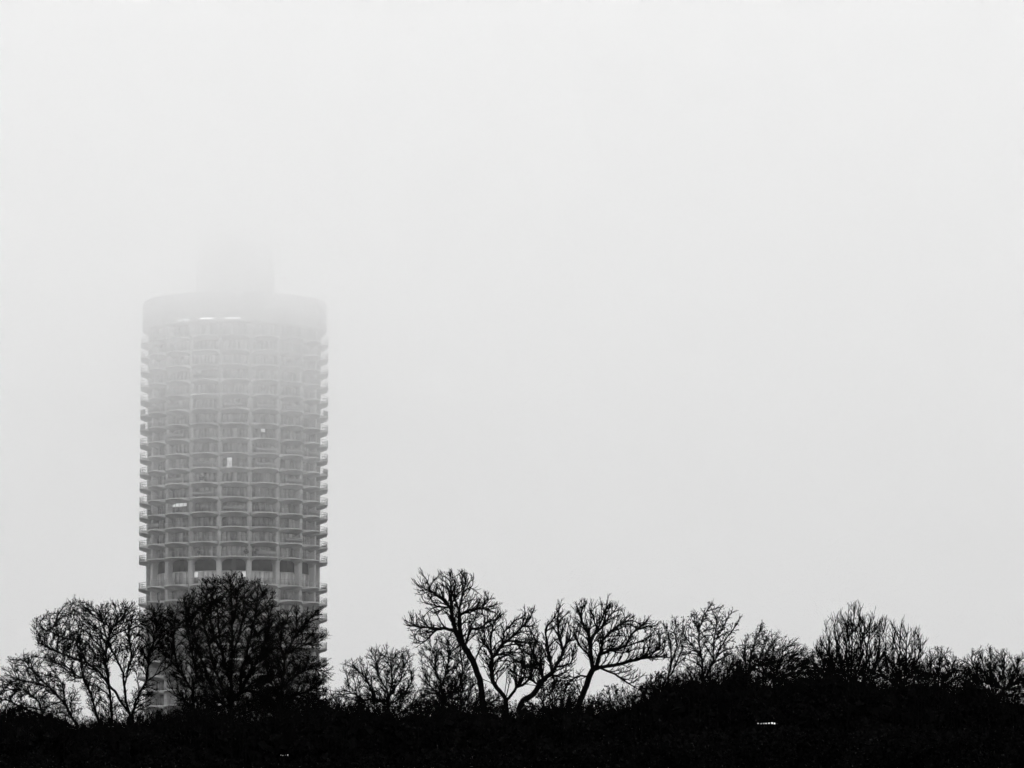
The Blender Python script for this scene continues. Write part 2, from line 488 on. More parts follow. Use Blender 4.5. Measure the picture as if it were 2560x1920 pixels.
    for _ in range(3):                                  # ease the kinks out of the grown branches
        nxt = np.full(len(P_), -1); nxt[par_[g0:]] = np.arange(g0, len(P_)); Q_ = P_.copy(); k = np.arange(g0, len(P_)); k = k[nxt[k] >= 0]
        Q_[k] = .5 * P_[k] + .25 * P_[par_[k]] + .25 * P_[nxt[k]]; P_ = Q_
    N = list(P_); dirs = [dirs[0]] + [(P_[i] - P_[par_[i]]) / (np.linalg.norm(P_[i] - P_[par_[i]]) + 1e-9) for i in range(1, len(P_))]
    # shoots along the branches, and twigs along the shoots
    kids = np.bincount([p for p in PA if p >= 0], minlength=len(N)); nb = len(N); first = len(nodes)

    def shoot(pa, g, ln, ns, upw):
        p = N[pa]; out = []
        for s_ in range(ns):
            g = g + np.array([tw_side * .4, 0, upw]) + rg.normal(0, .13, 3); g /= np.linalg.norm(g); p = p + g * ln / ns
            N.append(p); PA.append(pa); dirs.append(g); pa = len(N) - 1; out.append(pa)
        return out

    def aside(d, ang):
        e = np.cross(d, rg.normal(size=3)); e /= np.linalg.norm(e) + 1e-9
        return d * math.cos(ang) + e * math.sin(ang)
    lowz = at(0, max(max(q[1] for q in pl) for pl in polys), Y)[2]
    for i in range(1, nb):
        endp = kids[i] == 0
        if N[i][2] < lowz: continue
        if i < first and not endp and rg.random() > .3: continue
        if not endp and rg.random() > ntw: continue
        ss = []
        if endp: ss.append(shoot(i, dirs[i], rg.uniform(*twig) * sp * 1.1, 3, tw_up * .22))
        for _ in range(1 + (rg.random() < more)): ss.append(shoot(i, aside(dirs[i], rg.uniform(.4, .95)), rg.uniform(*twig) * sp, 3, tw_up * .3))
        for o in ss:
            for pa in o[:2] if rg.random() < .8 else o[:1]:
                if rg.random() < tw2: shoot(pa, aside(dirs[pa], rg.uniform(.5, .95)), rg.uniform(.3, .6) * rg.uniform(*twig) * sp, 2, tw_up * .3)
    N = np.array(N); PA = np.array(PA); Dv = np.array(dirs); n = len(N)
    # radii by the pipe rule
    ch = np.bincount(PA[PA >= 0], minlength=n); tips = (ch == 0).sum(); ex = math.log(max(tips, 3)) / math.log(trunk / tip); ex = min(max(ex, 1.7), 4.2)
    acc = np.zeros(n); R = np.zeros(n); main = np.full(n, -1); best = np.zeros(n)
    order = np.arange(n)[::-1]
    for i in order:                                     # children always come after their parent
        R[i] = tip if acc[i] == 0 else acc[i] ** (1 / ex)
        p = PA[i]
        if p >= 0:
            acc[p] += R[i] ** ex
            if R[i] > best[p]: best[p] = R[i]; main[p] = i
    R *= sp; s = np.arange(1, n); s = s[PA[s] >= 0]; p = PA[s]; ismain = main[p] == s
    DA = Dv[s] + np.where(ismain[:, None], Dv[p], 0); mc = main[s]; DB = Dv[s] + np.where((mc >= 0)[:, None], Dv[np.maximum(mc, 0)], 0)
    RA = np.where(ismain, R[p], np.minimum(R[p], R[s] * 1.25)); RB = np.where(ch[s] == 0, R[s] * .75, R[s])
    thick = R[s] > 1.9 * sp
    def build(mk, k): return tubes(N[p[mk]], N[s[mk]], RA[mk], RB[mk], DA[mk], DB[mk], k)
    out = {'trunk': build(thick, 7), 'crown': build(~thick, 4)}
    if leaves:
        tipn = np.where(ch == 0)[0]; cnt = rg.poisson(leaves, len(tipn)); C = np.repeat(N[tipn], cnt, 0)
        C = C + rg.normal(0, 2.2 * sp, C.shape) - np.array([0, 0, 1.0 * sp]); out['leaves'] = cards(C, rg.uniform(.5, 1.2, len(C)) * leaf * sp, rg)
    base = N[0].copy(); base[2] = 0
    return out, base, n


def tree(name, label, group, limbs, polys, Y, seed, **kw):
    parts, base, n = grow(limbs, polys, Y, seed, **kw)
    root = empty(name, base); tag(root, label, 'tree', group)
    for pn, (V, Q) in parts.items():
        if len(Q): link(pn, np_mesh(pn, V - base, Q, None, pn == 'trunk'), LEAFM if pn == 'leaves' else BARK, root)
    return root


G = 'bare winter trees in front of the tower and along the skyline'
ASH = dict(att=64, step=5.5, kill=9.5, tw_up=.8, twig=(10, 24), ntw=.55, tw2=.6, tip=.52, more=.5, leaves=0, jit=.10, keep=.8, up=.15)
FINE = dict(att=44, step=5, kill=8, tw_up=.5, twig=(9, 20), ntw=.65, tw2=.85, tip=.35, more=.5, leaves=.12, leaf=3.0, up=.22, jit=.07, keep=.85)
BUSHY = dict(att=40, step=5, kill=7.5, tw_up=.45, twig=(9, 20), ntw=.62, tw2=.75, tip=.38, more=.5, leaves=.28, leaf=3.6, up=.25, jit=.07, keep=.85)

tree('broad_tree', 'wide bare tree with several spreading trunks just left of the tower', G,
     [[(328, 1868), (331, 1815), (332, 1789), (342, 1754), (356, 1725), (370, 1701), (395, 1684), (417, 1670), (436, 1655)],
      [(330, 1795), (318, 1775), (301, 1754), (288, 1730), (273, 1717), (248, 1682), (216, 1660), (200, 1625), (188, 1600), (166, 1563), (150, 1545)],
      [(324, 1785), (314, 1750), (310, 1713), (309, 1682), (292, 1648), (276, 1615), (262, 1580), (255, 1545)],
      [(310, 1720), (318, 1680), (330, 1640), (322, 1590), (328, 1550)], [(366, 1706), (373, 1644), (385, 1600), (392, 1560)],
      [(300, 1830), (280, 1807), (273, 1729), (263, 1666), (266, 1619), (280, 1575), (300, 1540)],
      [(310, 1850), (262, 1830), (243, 1785), (226, 1732), (207, 1698), (200, 1650), (196, 1610), (205, 1565), (215, 1530)],
      [(216, 1660), (170, 1640), (130, 1622), (100, 1608)], [(190, 1604), (150, 1590), (115, 1575), (95, 1562)], [(207, 1698), (165, 1668), (130, 1655)]],
     [[(78, 1591), (85, 1557), (103, 1544), (141, 1525), (169, 1507), (219, 1500), (238, 1513), (266, 1513), (304, 1507), (335, 1503), (354, 1532), (392, 1510), (417, 1519), (439, 1557), (436, 1640), (400, 1660), (372, 1672), (340, 1690), (300, 1640), (262, 1690), (230, 1700), (188, 1712), (140, 1680), (119, 1666), (91, 1613)],
      [(195, 1690), (262, 1690), (290, 1760), (360, 1720), (400, 1700), (360, 1800), (260, 1820), (215, 1770)]], 255, 11, **dict(BUSHY, trunk=5.07))
tree('low_tree', 'low bare tree with drooping arched limbs at the left edge', G,
     [[(205, 1860), (188, 1814), (163, 1760), (132, 1729), (100, 1698), (75, 1670), (58, 1645)],
      [(163, 1760), (160, 1725), (150, 1700), (130, 1690)], [(120, 1718), (80, 1705), (45, 1700), (15, 1712)],
      [(190, 1820), (140, 1800), (107, 1792), (60, 1770), (20, 1752), (-20, 1745)], [(107, 1792), (95, 1750), (60, 1725), (20, 1725)], [(180, 1800), (175, 1760), (195, 1730)]],
     [[(-70, 1740), (0, 1701), (19, 1660), (44, 1632), (66, 1632), (85, 1638), (115, 1645), (150, 1690), (190, 1730), (205, 1780), (157, 1815), (0, 1830), (-70, 1830)]], 240, 12,
     **dict(BUSHY, up=-.02, tw_up=.2, trunk=3.9))
tree('slender_tree', 'thin bare tree before the left edge of the tower', G,
     [[(492, 1850), (486, 1807), (480, 1729), (460, 1700), (445, 1676), (436, 1640), (432, 1600), (438, 1550)], [(482, 1740), (492, 1690), (484, 1640), (470, 1590), (468, 1540)],
      [(486, 1800), (510, 1750), (518, 1700)], [(484, 1770), (450, 1740), (425, 1730)]],
     [[(395, 1530), (430, 1512), (470, 1500), (500, 1520), (508, 1650), (525, 1780), (460, 1790), (410, 1700), (400, 1620)]], 262, 13, **dict(FINE, trunk=3.28))
tree('tall_tree', 'tallest dense bare tree rising in front of the tower', G,
     [[(580, 1850), (577, 1776), (575, 1682), (582, 1619), (583, 1550), (578, 1478), (576, 1450)],
      [(576, 1760), (556, 1720), (541, 1682), (528, 1640), (519, 1604), (508, 1560), (503, 1525), (515, 1485)],
      [(577, 1760), (590, 1740), (603, 1729), (620, 1700), (635, 1666), (655, 1630), (668, 1585), (672, 1530)],
      [(575, 1700), (560, 1640), (552, 1590), (545, 1530), (540, 1470)], [(582, 1640), (598, 1590), (608, 1540), (612, 1470)], [(600, 1735), (612, 1660), (628, 1600), (640, 1540), (645, 1480)],
      [(577, 1775), (545, 1750), (520, 1700), (498, 1640), (480, 1580), (468, 1530)], [(583, 1560), (592, 1520), (596, 1470)], [(560, 1640), (540, 1600), (526, 1550), (528, 1490)],
      [(603, 1729), (650, 1705), (690, 1690)]],
     [[(452, 1500), (495, 1467), (525, 1442), (548, 1448), (571, 1439), (604, 1438), (625, 1452), (650, 1453), (685, 1488), (693, 1520), (700, 1580), (700, 1720), (660, 1780), (510, 1790), (495, 1700), (470, 1600), (450, 1540)]], 250, 14,
     **dict(BUSHY, up=.25, tw_up=.5, trunk=6.63, leaves=.2))
tree('leaning_tree', 'bare tree reaching right across the right edge of the tower', G,
     [[(690, 1850), (696, 1790), (704, 1720), (716, 1640), (738, 1592), (770, 1550), (795, 1528)], [(712, 1660), (700, 1610), (705, 1570), (722, 1535)], [(720, 1632), (760, 1610), (795, 1605)],
      [(704, 1720), (740, 1690), (780, 1672), (815, 1680)], [(700, 1750), (750, 1735), (790, 1720)], [(738, 1592), (742, 1555), (740, 1530)], [(700, 1740), (670, 1690), (660, 1640)]],
     [[(690, 1530), (720, 1528), (745, 1518), (752, 1540), (776, 1535), (799, 1521), (798, 1545), (785, 1567), (826, 1589), (802, 1616), (770, 1630), (802, 1648), (828, 1676), (815, 1716), (800, 1780), (700, 1790), (650, 1760), (650, 1640), (680, 1570)]], 244, 15,
     **dict(BUSHY, trunk=4.68, leaves=.4, tw_up=.25))
tree('round_tree', 'small round crowned bare tree right of the tower', G,
     [[(968, 1830), (970, 1770), (974, 1740), (980, 1698), (976, 1660), (968, 1630)], [(972, 1755), (930, 1750), (907, 1755), (889, 1738), (864, 1726), (840, 1728)], [(940, 1752), (925, 1715), (905, 1685), (880, 1668)],
      [(974, 1740), (950, 1700), (940, 1660), (938, 1635)], [(975, 1740), (1000, 1700), (1010, 1660), (1015, 1638)], [(978, 1760), (1010, 1735), (1030, 1700)]],
     [[(848, 1668), (876, 1651), (907, 1644), (929, 1619), (955, 1622), (976, 1615), (986, 1629), (1017, 1626), (1033, 1638), (1040, 1685), (1020, 1750), (907, 1775), (850, 1748), (836, 1734), (868, 1712)]], 285, 16, **dict(FINE, trunk=4.29))
tree('feathery_tree', 'fine twigged bare tree behind the left leaning ash', G,
     [[(1105, 1830), (1105, 1760), (1105, 1713), (1092, 1676), (1085, 1630)], [(1105, 1750), (1130, 1735), (1149, 1713), (1158, 1670), (1150, 1610)], [(1105, 1715), (1118, 1680), (1125, 1630), (1120, 1595)], [(1105, 1740), (1080, 1720), (1062, 1690)]],
     [[(1048, 1640), (1060, 1615), (1080, 1600), (1105, 1582), (1143, 1574), (1172, 1600), (1190, 1680), (1180, 1770), (1060, 1770), (1046, 1690)]], 290, 17, **dict(FINE, trunk=3.9))
tree('ash_tree', 'left leaning ash with the highest bare crown right of the tower', G,
     [[(1212, 1850), (1209, 1792), (1201, 1740), (1196, 1692), (1181, 1654), (1159, 1616), (1140, 1585), (1131, 1557), (1127, 1525), (1127, 1478), (1124, 1436)],
      [(1130, 1576), (1112, 1571), (1090, 1579), (1068, 1601), (1043, 1616)], [(1105, 1573), (1074, 1567), (1043, 1566), (1016, 1553)], [(1127, 1522), (1105, 1494), (1077, 1475), (1055, 1469), (1042, 1460)],
      [(1122, 1519), (1093, 1519), (1071, 1511), (1054, 1505)], [(1157, 1613), (1149, 1576), (1148, 1525), (1157, 1488), (1162, 1469), (1163, 1440)], [(1160, 1478), (1172, 1471), (1181, 1465), (1183, 1446)],
      [(1149, 1538), (1174, 1525), (1206, 1519), (1224, 1498)], [(1165, 1612), (1172, 1575), (1199, 1569), (1218, 1554), (1252, 1548)], [(1148, 1530), (1135, 1490), (1140, 1450)], [(1077, 1475), (1066, 1450), (1056, 1436)],
      [(1185, 1660), (1200, 1620), (1215, 1600)]],
     [[(1038, 1458), (1054, 1434), (1075, 1445), (1115, 1428), (1137, 1430), (1165, 1440), (1184, 1446), (1181, 1469), (1212, 1487), (1244, 1513), (1260, 1534), (1248, 1556), (1199, 1588), (1170, 1600), (1135, 1570), (1110, 1566), (1074, 1600), (1040, 1616), (1020, 1591), (1016, 1552), (1043, 1530), (1083, 1528), (1052, 1507), (1050, 1490)]], 232, 18, **dict(ASH, trunk=7.6))
tree('forked_ash_tree', 'ash with a low open V fork, left one of two beside the gap', G,
     [[(1270, 1850), (1268, 1776), (1268, 1748), (1246, 1723), (1234, 1702), (1231, 1676), (1231, 1638), (1226, 1600), (1232, 1565)],
      [(1232, 1645), (1256, 1610), (1281, 1591), (1306, 1566), (1314, 1528)], [(1268, 1750), (1275, 1742), (1293, 1717), (1312, 1710), (1340, 1714)], [(1256, 1610), (1262, 1580), (1284, 1556)],
      [(1230, 1630), (1210, 1610), (1200, 1590)], [(1246, 1723), (1225, 1704), (1205, 1698)], [(1306, 1570), (1325, 1545), (1334, 1527)]],
     [[(1215, 1560), (1246, 1540), (1262, 1566), (1281, 1554), (1297, 1534), (1312, 1527), (1334, 1527), (1340, 1563), (1333, 1619), (1310, 1660), (1262, 1665), (1250, 1700), (1215, 1690), (1199, 1645), (1193, 1600)], [(1268, 1620), (1340, 1590), (1375, 1640), (1340, 1700), (1290, 1715), (1258, 1690)]], 236, 19, **dict(ASH, trunk=6.08))
tree('crooked_ash_tree', 'ash with a crooked limb sweeping up to the right, mid skyline', G,
     [[(1296, 1850), (1297, 1776), (1306, 1754), (1334, 1739), (1346, 1718), (1356, 1701), (1381, 1682), (1400, 1651), (1413, 1613), (1425, 1600), (1440, 1590)],
      [(1358, 1698), (1352, 1672), (1334, 1644), (1322, 1601), (1313, 1566)], [(1381, 1682), (1375, 1650), (1368, 1610), (1362, 1570)], [(1409, 1630), (1396, 1590), (1392, 1550), (1400, 1516)], [(1390, 1668), (1425, 1660), (1440, 1640)],
      [(1375, 1688), (1400, 1692), (1430, 1698), (1450, 1685)], [(1352, 1672), (1320, 1668), (1285, 1650)], [(1346, 1712), (1320, 1695), (1295, 1690)], [(1297, 1776), (1283, 1762), (1272, 1752)]],
     [[(1335, 1580), (1362, 1557), (1381, 1534), (1400, 1516), (1419, 1524), (1431, 1543), (1440, 1590), (1440, 1640), (1430, 1700), (1356, 1720), (1325, 1690), (1270, 1690), (1272, 1650), (1325, 1655), (1310, 1600)]], 228, 20, **dict(ASH, trunk=7.1))
tree('spreading_ash_tree', 'ash with a wide domed crown and a long limb level to the right', G,
     [[(1436, 1850), (1441, 1770), (1456, 1732), (1472, 1692), (1481, 1673), (1478, 1651), (1475, 1619), (1470, 1588), (1455, 1560), (1448, 1530)],
      [(1481, 1674), (1497, 1668), (1544, 1660), (1576, 1650), (1607, 1643), (1632, 1641), (1664, 1644)], [(1492, 1670), (1497, 1638), (1525, 1626), (1563, 1616), (1603, 1600), (1641, 1586)],
      [(1500, 1670), (1538, 1685), (1560, 1704), (1594, 1723), (1615, 1733)], [(1475, 1619), (1484, 1588), (1513, 1557), (1530, 1530)], [(1470, 1590), (1480, 1550), (1478, 1510)], [(1500, 1636), (1508, 1600), (1540, 1570), (1570, 1550)],
      [(1525, 1626), (1555, 1632), (1590, 1622), (1630, 1618)], [(1563, 1616), (1580, 1585), (1600, 1565)], [(1490, 1580), (1508, 1540), (1518, 1508)], [(1472, 1692), (1450, 1690), (1425, 1700)],
      [(1594, 1648), (1640, 1625), (1660, 1605)], [(1475, 1640), (1450, 1615), (1435, 1585)]],
     [[(1427, 1550), (1438, 1510), (1460, 1502), (1494, 1509), (1519, 1499), (1541, 1518), (1560, 1534), (1582, 1537), (1594, 1557), (1616, 1549), (1641, 1559), (1654, 1578), (1668, 1603), (1668, 1658), (1600, 1645), (1520, 1650), (1470, 1650), (1435, 1600)],
      [(1530, 1672), (1570, 1668), (1603, 1690), (1616, 1728), (1560, 1712)], [(1400, 1690), (1455, 1680), (1450, 1740), (1390, 1740)]], 234, 21, **dict(ASH, trunk=7.6))
tree('wispy_tree', 'thin forked tree standing at the tip of the long ash limb', G,
     [[(1668, 1850), (1672, 1701), (1682, 1644), (1676, 1601), (1660, 1566)], [(1680, 1655), (1692, 1620), (1686, 1580), (1690, 1552)], [(1676, 1690), (1700, 1640), (1712, 1600)]],
     [[(1657, 1566), (1672, 1560), (1688, 1550), (1702, 1565), (1715, 1600), (1705, 1650), (1680, 1710), (1655, 1710), (1672, 1640)]], 262, 22, **dict(FINE, trunk=2.98, leaves=.5, leaf=4))
tree('leafy_tipped_tree', 'airy tree with drooping leaf tufts on its tips, right of the ashes', G,
     [[(1757, 1850), (1757, 1698), (1757, 1651), (1751, 1613), (1752, 1575), (1760, 1541), (1776, 1511)], [(1760, 1700), (1782, 1651), (1788, 1588), (1792, 1550), (1800, 1522)], [(1783, 1660), (1800, 1622), (1822, 1588), (1852, 1545)],
      [(1756, 1650), (1726, 1610), (1707, 1585), (1706, 1560)], [(1788, 1600), (1808, 1570), (1828, 1533)], [(1752, 1590), (1738, 1562), (1734, 1540)]],
     [[(1702, 1562), (1732, 1538), (1766, 1515), (1779, 1508), (1804, 1521), (1829, 1529), (1857, 1538), (1852, 1560), (1842, 1594), (1838, 1660), (1782, 1710), (1704, 1705), (1690, 1644)]], 258, 23,
     **dict(FINE, att=90, kill=10, more=.0, ntw=.45, tw2=.7, trunk=3.6, tip=.5, leaves=.45, leaf=4.6, tw_up=.1))
tree('peaked_tree', 'bushy tree with one leafy peak right of the airy tree', G,
     [[(1868, 1850), (1868, 1700), (1880, 1640), (1895, 1600), (1902, 1564)], [(1868, 1690), (1858, 1640), (1862, 1605)], [(1872, 1680), (1900, 1640), (1915, 1600)]],
     [[(1842, 1612), (1876, 1590), (1890, 1570), (1901, 1561), (1914, 1580), (1925, 1600), (1935, 1700), (1845, 1710)]], 266, 24, **dict(FINE, trunk=3.51, leaves=.4, leaf=4.2))
tree('windswept_tree', 'tree with fine twigs swept over to the right', G,
     [[(1930, 1850), (1935, 1713), (1948, 1660), (1960, 1625), (1975, 1612)], [(1937, 1700), (1930, 1650), (1935, 1605)], [(1940, 1690), (1975, 1650), (2000, 1628)], [(1938, 1705), (1985, 1680), (2012, 1645)]],
     [[(1905, 1610), (1920, 1588), (1936, 1586), (1961, 1602), (1983, 1608), (2008, 1617), (2022, 1640), (2030, 1710), (1900, 1710)]], 270, 25, **dict(FINE, trunk=3.51, tw_side=.6, tw_up=.1, up=.05, twig=(14, 30)))
UP = dict(att=75, step=6, kill=8.5, up=.6, keep=.8, jit=.08, tw_up=1.1, twig=(18, 38), ntw=.4, tw2=.5, more=.0, tip=.5, leaves=0)
tree('upright_tree', 'tree of upright bare shoots with the highest tips on the right', G,
     [[(2125, 1860), (2125, 1740), (2128, 1690), (2132, 1620), (2135, 1560), (2136, 1523)], [(2125, 1720), (2105, 1670), (2092, 1610), (2084, 1552)], [(2126, 1715), (2118, 1640), (2120, 1570), (2121, 1527)], [(2127, 1710), (2150, 1650), (2148, 1580), (2148, 1528)],
      [(2125, 1730), (2090, 1690), (2072, 1630), (2067, 1572)], [(2128, 1720), (2165, 1660), (2174, 1600), (2177, 1546)], [(2130, 1730), (2185, 1680), (2200, 1620), (2202, 1566)], [(2185, 1680), (2210, 1630), (2215, 1566)], [(2100, 1705), (2060, 1670), (2045, 1620)]],
     [[(2040, 1620), (2064, 1598), (2083, 1556), (2110, 1545), (2136, 1526), (2150, 1535), (2155, 1560), (2177, 1550), (2202, 1568), (2218, 1580), (2222, 1630), (2210, 1710), (2040, 1710)]], 248, 26, **dict(UP, trunk=4.29))
tree('shoot_tree', 'smaller tree of upright shoots beside the highest one on the right', G,
     [[(2258, 1860), (2258, 1740), (2250, 1680), (2250, 1620), (2252, 1571)], [(2256, 1720), (2235, 1660), (2232, 1572)], [(2258, 1710), (2268, 1650), (2266, 1588)], [(2258, 1720), (2285, 1660), (2294, 1588)], [(2280, 1675), (2300, 1640), (2307, 1612)]],
     [[(2222, 1620), (2233, 1572), (2252, 1572), (2266, 1590), (2293, 1590), (2309, 1615), (2310, 1710), (2222, 1710)]], 252, 27, **dict(UP, trunk=3.74))
tree('bushy_tree', 'low bushy bare tree between the shoots and the right edge tree', G,
     [[(2350, 1860), (2350, 1740), (2348, 1690), (2352, 1640), (2354, 1622)], [(2350, 1730), (2328, 1680), (2325, 1640)], [(2350, 1720), (2375, 1680), (2385, 1650)]],
     [[(2312, 1645), (2331, 1621), (2353, 1620), (2368, 1630), (2390, 1650), (2412, 1655), (2412, 1730), (2310, 1730)]], 268, 28, **dict(FINE, trunk=3.51, up=.3))
tree('edge_tree', 'broad fan shaped bare tree at the right edge', G,
     [[(2485, 1870), (2485, 1770), (2480, 1710), (2476, 1660), (2475, 1628)], [(2485, 1750), (2450, 1700), (2432, 1660), (2428, 1638)], [(2485, 1740), (2505, 1690), (2512, 1636)], [(2487, 1750), (2530, 1700), (2550, 1650), (2556, 1637)], [(2483, 1730), (2462, 1680), (2455, 1640)], [(2510, 1725), (2570, 1690), (2600, 1660)]],
     [[(2405, 1655), (2428, 1635), (2450, 1630), (2475, 1624), (2495, 1636), (2512, 1632), (2535, 1645), (2556, 1637), (2620, 1655), (2625, 1750), (2410, 1750)]], 256, 29, **dict(FINE, trunk=4.68, up=.4, leaves=.15))

# lower twiggy bushes between and behind the trees
GB = 'twiggy bushes rising out of the thicket'


def bush(label, pts, Y, seed, st=FINE, **kw):
    st = dict(st, att=30, kill=7)
    pl = [(-14 + pts[0][0], 40 + pts[0][1])] + list(pts) + [(14 + pts[-1][0], 40 + pts[-1][1])]
    x0, x1 = pts[0][0], pts[-1][0]; c = (x0 + x1) / 2; yb = max(p[1] for p in pts) + 45; rg = np.random.default_rng(seed)
    limbs = [[(c, yb + 60), (c, yb), (c + rg.uniform(-6, 6), np.interp(c, [p[0] for p in pts], [p[1] for p in pts]) + 8)]]
    for k in np.linspace(.06, .94, max(3, int((x1 - x0) / 26))):
        x = x0 + (x1 - x0) * k; limbs.append([(c, yb), ((c + x) / 2 + rg.uniform(-4, 4), yb - 18), (x, np.interp(x, [p[0] for p in pts], [p[1] for p in pts]) + 8)])
    parts, base, n = grow(limbs, [pl], Y, seed, **dict(st, trunk=3.0, **kw))
    root = empty('bush', base); tag(root, label, 'bush', GB)
    for pn, (V, Q) in (('stems', parts['trunk']), ('twigs', parts['crown'])) + ((('leaves', parts['leaves']),) if 'leaves' in parts else ()):
        if len(Q): link(pn, np_mesh(pn, V - base, Q), LEAFM if pn == 'leaves' else BARK, root)


bush('low twiggy bush under the drooping limbs at the left edge', [(-40, 1775), (20, 1768), (70, 1778), (120, 1790), (170, 1808)], 275, 51)
bush('low twiggy bush around the feet of the wide tree left of the tower', [(200, 1815), (250, 1795), (300, 1800), (350, 1790), (400, 1780), (440, 1785)], 278, 52)
bush('dense bush filling the space between the slender and the tallest tree', [(440, 1760), (480, 1735), (530, 1740), (560, 1760)], 280, 53, BUSHY)
bush('dense bush at the foot of the tower right of the tallest tree', [(600, 1745), (650, 1725), (700, 1735), (750, 1730), (800, 1735), (825, 1750)], 282, 54, BUSHY)
bush('small twiggy bush in the gap between the tower and the round tree', [(800, 1745), (820, 1722), (845, 1750), (880, 1755)], 276, 55)
bush('low bush under the round tree', [(880, 1755), (930, 1728), (980, 1735), (1030, 1715), (1060, 1740)], 288, 56, BUSHY)
bush('tangled bush at the foot of the left leaning ash', [(1050, 1735), (1110, 1700), (1160, 1685), (1200, 1712), (1255, 1745)], 284, 57, BUSHY)
bush('low leafy bush under the crooked ash limb', [(1310, 1750), (1350, 1722), (1390, 1700), (1430, 1712), (1455, 1745)], 280, 58, leaves=.5, leaf=4.5)
bush('leafy bush below the long ash limb on the slope of the thicket', [(1475, 1755), (1510, 1728), (1545, 1716), (1570, 1735), (1600, 1715), (1630, 1690), (1660, 1675)], 252, 59, leaves=.5, leaf=4.5)
bush('dark bush below the airy leaf tufted tree', [(1680, 1690), (1720, 1670), (1770, 1660), (1820, 1640), (1845, 1640)], 275, 60, BUSHY)
bush('dark bush behind the peaked and windswept trees', [(1850, 1640), (1900, 1635), (1950, 1645), (2000, 1650), (2040, 1655)], 284, 61, BUSHY)
bush('dense bush left of the feet of the upright shoots', [(2010, 1650), (2040, 1625), (2070, 1630), (2110, 1640), (2150, 1650)], 280, 62, BUSHY)
bush('dense bush between the two trees of upright shoots', [(2150, 1660), (2190, 1645), (2225, 1640), (2270, 1645), (2310, 1655)], 282, 63, BUSHY)
bush('dense bush behind the low bushy tree on the right', [(2300, 1665), (2340, 1650), (2390, 1665), (2430, 1670)], 284, 64, BUSHY)
bush('dense bush behind the fan shaped tree at the right edge', [(2410, 1675), (2460, 1660), (2510, 1665), (2560, 1670), (2610, 1680)], 286, 65, BUSHY)

# ------------------------------------------------------------------ undergrowth: the black thicket under the trees
TOP = np.array([(-400, 1795), (0, 1800), (100, 1795), (190, 1815), (300, 1812), (400, 1800), (480, 1785), (560, 1786), (650, 1792), (750, 1774), (815, 1765), (850, 1776), (900, 1772), (960, 1780), (1010, 1782), (1080, 1772), (1150, 1768), (1209, 1775),
                (1260, 1780), (1300, 1778), (1380, 1778), (1440, 1768), (1500, 1770), (1560, 1764), (1620, 1740), (1650, 1712), (1680, 1708), (1719, 1708), (1766, 1698), (1813, 1696), (1845, 1672), (1876, 1692), (1939, 1708), (2033, 1690), (2077, 1682),
                (2139, 1704), (2230, 1706), (2312, 1700), (2390, 1722), (2453, 1724), (2500, 1738), (2560, 1748), (2960, 1755)], float)
rg = np.random.default_rng(99)
VV, QQ, MM, off = [], [], [], 0


def push(V, Q, m):
    global off
    VV.append(V); QQ.append(Q + off); MM.append(np.full(len(Q), m)); off += len(V)


nclump = 2600
cx = rg.uniform(-330, 2890, nclump); tops = np.interp(cx, TOP[:, 0], TOP[:, 1])
lump = 18 * np.sin(cx / 23.) + 10 * np.sin(cx / 9.3 + 1) + 16 * np.sin(cx / 51. + 2) + 6
depth_y = rg.uniform(212, 300, nclump)
below = rg.random(nclump) ** 1.25 * 330 + 24
C = np.array([at(a, t + l * .6 + bl, y) for a, t, l, bl, y in zip(cx, tops, lump, below, depth_y)])
C = C[C[:, 2] > .3]; nl = 95; rad = rg.uniform(.5, 1.0, len(C))
pts = rg.normal(size=(len(C), nl, 3)); pts *= (rg.random((len(C), nl, 1)) ** .5) / np.linalg.norm(pts, axis=2, keepdims=True)
pts = (C[:, None] + pts * rad[:, None, None] * np.array([1, 1, .75]) * .62).reshape(-1, 3)
push(*cards(pts, rg.uniform(.07, .30, len(pts)), rg, 1.4), 1)
# lower growth in front, up to just under the glints
fx = rg.uniform(-330, 2890, 1500); ftop = np.maximum(np.interp(fx, TOP[:, 0], TOP[:, 1]) + 45, np.interp(fx, [0, 600, 690, 730, 800, 1500, 1870, 1960, 2560], [1880, 1890, 1894, 1894, 1880, 1850, 1814, 1814, 1818]))
FC = np.array([at(a, t + 22 + b_, y) for a, t, b_, y in zip(fx, ftop, rg.random(1500) ** 1.3 * 260, rg.uniform(188, 204, 1500))]); FC = FC[FC[:, 2] > .2]
pts = rg.normal(size=(len(FC), 70, 3)); pts *= (rg.random((len(FC), 70, 1)) ** .5) * .42 / np.linalg.norm(pts, axis=2, keepdims=True)
pts = (FC[:, None] + pts).reshape(-1, 3); push(*cards(pts, rg.uniform(.06, .24, len(pts)), rg, 1.4), 1)
# the thick heart of the thicket
hx = rg.uniform(-330, 2890, 48000); hy = rg.uniform(225, 300, 48000)
HC = np.array([at(a, np.interp(a, TOP[:, 0], TOP[:, 1]) + 22 + bl, y) for a, bl, y in zip(hx, rg.random(48000) * 300, hy)])
push(*cards(HC, rg.uniform(.25, .8, len(HC)), rg, 1.3), 1)
